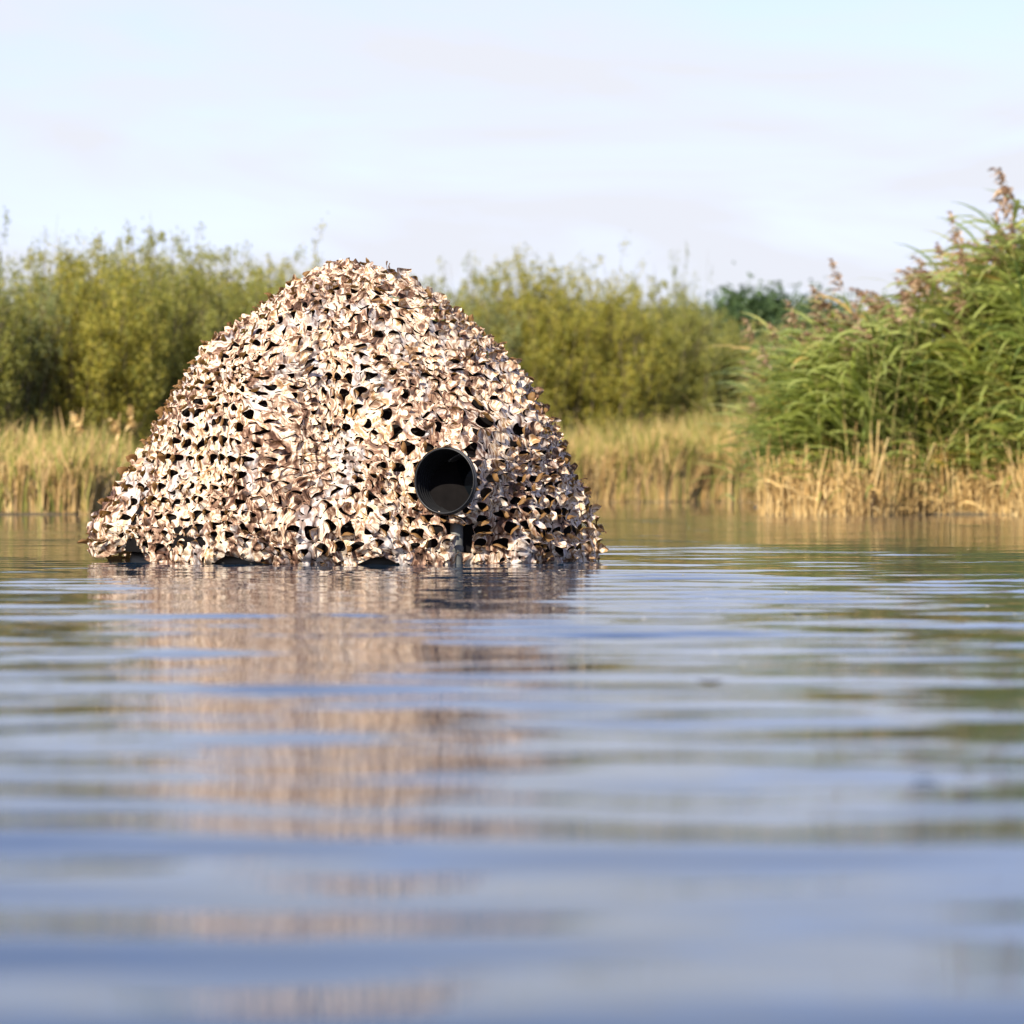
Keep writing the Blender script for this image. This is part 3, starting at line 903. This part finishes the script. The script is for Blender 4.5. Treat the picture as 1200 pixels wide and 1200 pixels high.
# float: a fat black tube all round the foot of the hide
th = np.linspace(0, 2 * np.pi, 120, endpoint=False)
base = hide_surf(th, np.full(120, 0.04), inset=0.0, rough=0.0)
prf = [(math.cos(a), math.sin(a)) for a in np.linspace(-math.pi, math.pi, 17)]
V = []
for cx_, cz_ in prf:
    d = base.copy(); rl = np.linalg.norm(d[:, :2], axis=1)[:, None]
    p = d[:, :2] / rl * (rl - 0.130 + 0.055 * cx_)
    V.append(np.column_stack([p, np.full(120, 0.004 + 0.055 * cz_)]))
part('float_tube', np.concatenate(V), grid_faces(17, 120, True), M['float_'], hide)

# ------------------------------------------------------------------ camera lens poking out of the hide
lens = empty('camera_lens', lens_p, 'big black telephoto lens with round open hood poking out of the net', 'camera lens')
Rh = 0.0895
def lat(name, prof_, m_, seg=64, **kw):
    v, f = lathe(prof_, seg, Vector((0, 0, 0)), lens_dir)
    return part(name, v, f, m_, lens, **kw)
t = 0.0035
lat('hood', [(Rh - t, -0.012), (Rh - t, 0.0), (Rh, 0.001), (Rh + 0.0012, -0.004), (Rh, -0.010), (Rh, -0.16), (Rh - 0.008, -0.17), (Rh - 0.008, -0.19)], M['hood'])
ip = [(Rh - t, -0.0121)]
for k in range(9):
    z_ = -0.018 - k * 0.0135
    ip += [(Rh - t - 0.0003 * k, z_), (Rh - t - 0.0016 - 0.0003 * k, z_ - 0.001), (Rh - t - 0.0016 - 0.0003 * k, z_ - 0.0022), (Rh - t - 0.0003 * k, z_ - 0.0032)]
ip += [(Rh - t - 0.003, -0.145)]
lat('hood_lining', ip, M['felt'])
lat('front_ring', [(Rh - t - 0.003, -0.140), (Rh - 0.012, -0.141), (Rh - 0.0125, -0.146), (Rh - 0.016, -0.148), (Rh - 0.017, -0.158)], M['rubber'])
rr = np.linspace(0, Rh - 0.0165, 9)
glassm, tt_, oo_ = mat('coated_front_glass')
gp = N(tt_, 'ShaderNodeBsdfPrincipled'); gp.inputs['Base Color'].default_value = (0.002, 0.003, 0.004, 1); gp.inputs['Roughness'].default_value = 0.03
gp.inputs['Specular IOR Level'].default_value = 0.06
tt_.links.new(gp.outputs[0], oo_.inputs['Surface'])
lat('front_glass', [(max(r_, 1e-4), -0.150 - 0.1 * r_ * r_ / Rh) for r_ in rr], glassm)
lat('rubber_bumper', [(Rh + 0.0005, -0.006), (Rh + 0.0032, -0.007), (Rh + 0.0035, -0.016), (Rh + 0.0005, -0.018)], M['rubber'])
lat('barrel', [(Rh - 0.012, -0.17), (Rh - 0.012, -0.26), (Rh - 0.026, -0.29), (Rh - 0.026, -0.46), (0.03, -0.48)], M['hood'])

# support: clamp and grey post under the lens
def box_verts(cx, cy, cz, sx, sy, sz, bev=0.003):
    """bevelled box as stacked rounded rings"""
    V = []
    for z_, b_ in ((-1, 1), (-1 + 2 * bev / sz, 0), (1 - 2 * bev / sz, 0), (1, 1)):
        hx_, hy_ = sx / 2 - b_ * bev, sy / 2 - b_ * bev
        pts = []
        for (ux, uy) in ((1, 1), (-1, 1), (-1, -1), (1, -1)):
            for k in range(3):
                a_ = math.atan2(uy, ux) - math.pi / 4 + k * math.pi / 4
                pts.append((cx + ux * (hx_ - bev) + bev * math.cos(a_), cy + uy * (hy_ - bev) + bev * math.sin(a_), cz + z_ * sz / 2))
        V += pts
    V = np.array(V); n = 12
    f4 = grid_faces(4, n, True)
    return V, [f4, np.arange(n)[::-1][None, :], (np.arange(n) + 3 * n)[None, :]]
sp = px(535, 640, 7.96)
sup = empty('lens_support', (sp.x, 7.96, 0), 'grey metal post with black clamp holding the lens above the water, seen through the slit', 'lens support')
v, f = lathe([(0.0001, 0.117), (0.0175, 0.117), (0.018, 0.114), (0.018, 0.05), (0.0195, 0.047), (0.0195, 0.036), (0.018, 0.034), (0.018, -0.15)], 28)
part('post', v, f, M['metal'], sup)
v, f = box_verts(-0.002, 0, 0.1265, 0.055, 0.06, 0.016)
part('clamp', v, f, M['rubber'], sup, True)
v, f = lathe([(0.001, -0.022), (0.009, -0.022), (0.010, -0.019), (0.010, -0.006), (0.006, -0.004), (0.006, 0.03)], 20, Vector((-0.012, -0.03, 0.1265)), Vector((0, 1, 0)))
part('knob', v, f, M['rubber'], sup)

# ------------------------------------------------------------------ small things afloat
def floater(name, x, y, size, m_, label, cat, seed):
    Yd = CH * F / (y - HOR)
    p = px(x, y, Yd)
    g = np.random.default_rng(seed)
    s = size / F * Yd
    na, nl = 4, 7
    pp, qq = np.meshgrid(np.linspace(-1, 1, na), np.linspace(0, 1, nl))
    w = 0.20 * np.sin(np.pi * np.clip(qq * 0.96 + 0.02, 0, 1)) ** 0.8
    V = np.stack([(qq - 0.5), pp * w + 0.08 * np.sin(qq * 4), 0.7 * (qq - 0.5) ** 2 + 0.6 * pp ** 2 * w + 0.02], -1).reshape(-1, 3) * s
    V = rotz(V, g.uniform(-0.6, 0.6))
    o = part(name, V, grid_faces(nl, na), m_, None, True, label=label, category=cat)
    o.location = (p.x, Yd, 0.004)
floater('floating_leaf', 832, 808, 34, M['dead'], 'dark curled leaf afloat right of the hide reflection', 'leaf', 1)
floater('floating_leaf', 1083, 906, 36, M['dead'], 'dark leaf afloat in the blurred foreground at the right', 'leaf', 2)
floater('floating_leaf', 935, 725, 16, M['dead'], 'small dark leaf afloat on the bright ripples before the reed bed', 'leaf', 3)
floater('floating_leaf', 1135, 915, 30, M['dead'], 'faint dark leaf afloat in the foreground, rightmost of all', 'leaf', 4)
floater('feather', 124, 737, 16, M['feather'], 'tiny white feather afloat left of the hide reflection', 'feather', 5)

# seeds and willow down drifting on the water
g = np.random.default_rng(404)
Vs, Fs_, o_ = [], [], 0
for k in range(240):
    Yd = 3.0 + 30 * g.random() ** 1.3
    x = g.uniform(-0.2, 0.2) * Yd
    if abs(x - hide_x) < 0.75 and 7.7 < Yd < 9.3: continue
    s_ = g.uniform(0.001, 0.0035)
    a_ = np.linspace(0, 2 * np.pi, 7)[:-1]
    ring_ = np.stack([np.cos(a_) * s_, np.sin(a_) * s_ * g.uniform(0.5, 1), np.full(6, 0.001)], -1)
    up_ = ring_ * np.array([0.6, 0.6, 1]) + np.array([0, 0, s_ * 0.35])
    V = np.concatenate([ring_, up_, [[0, 0, s_ * 0.5]]]) + np.array([x, Yd, 0.0])
    f_ = [[i, (i + 1) % 6, 6 + (i + 1) % 6] for i in range(6)] + [[i, 6 + (i + 1) % 6, 6 + i] for i in range(6)] + [[6 + i, 6 + (i + 1) % 6, 12] for i in range(6)]
    Vs.append(V); Fs_.append(np.array(f_) + o_); o_ += 13
part('floating_seeds', np.concatenate(Vs), np.concatenate(Fs_), M['seed'], None, True, kind='stuff',
     label='scattered tiny seeds and bits of down drifting on the lake', category='seeds')
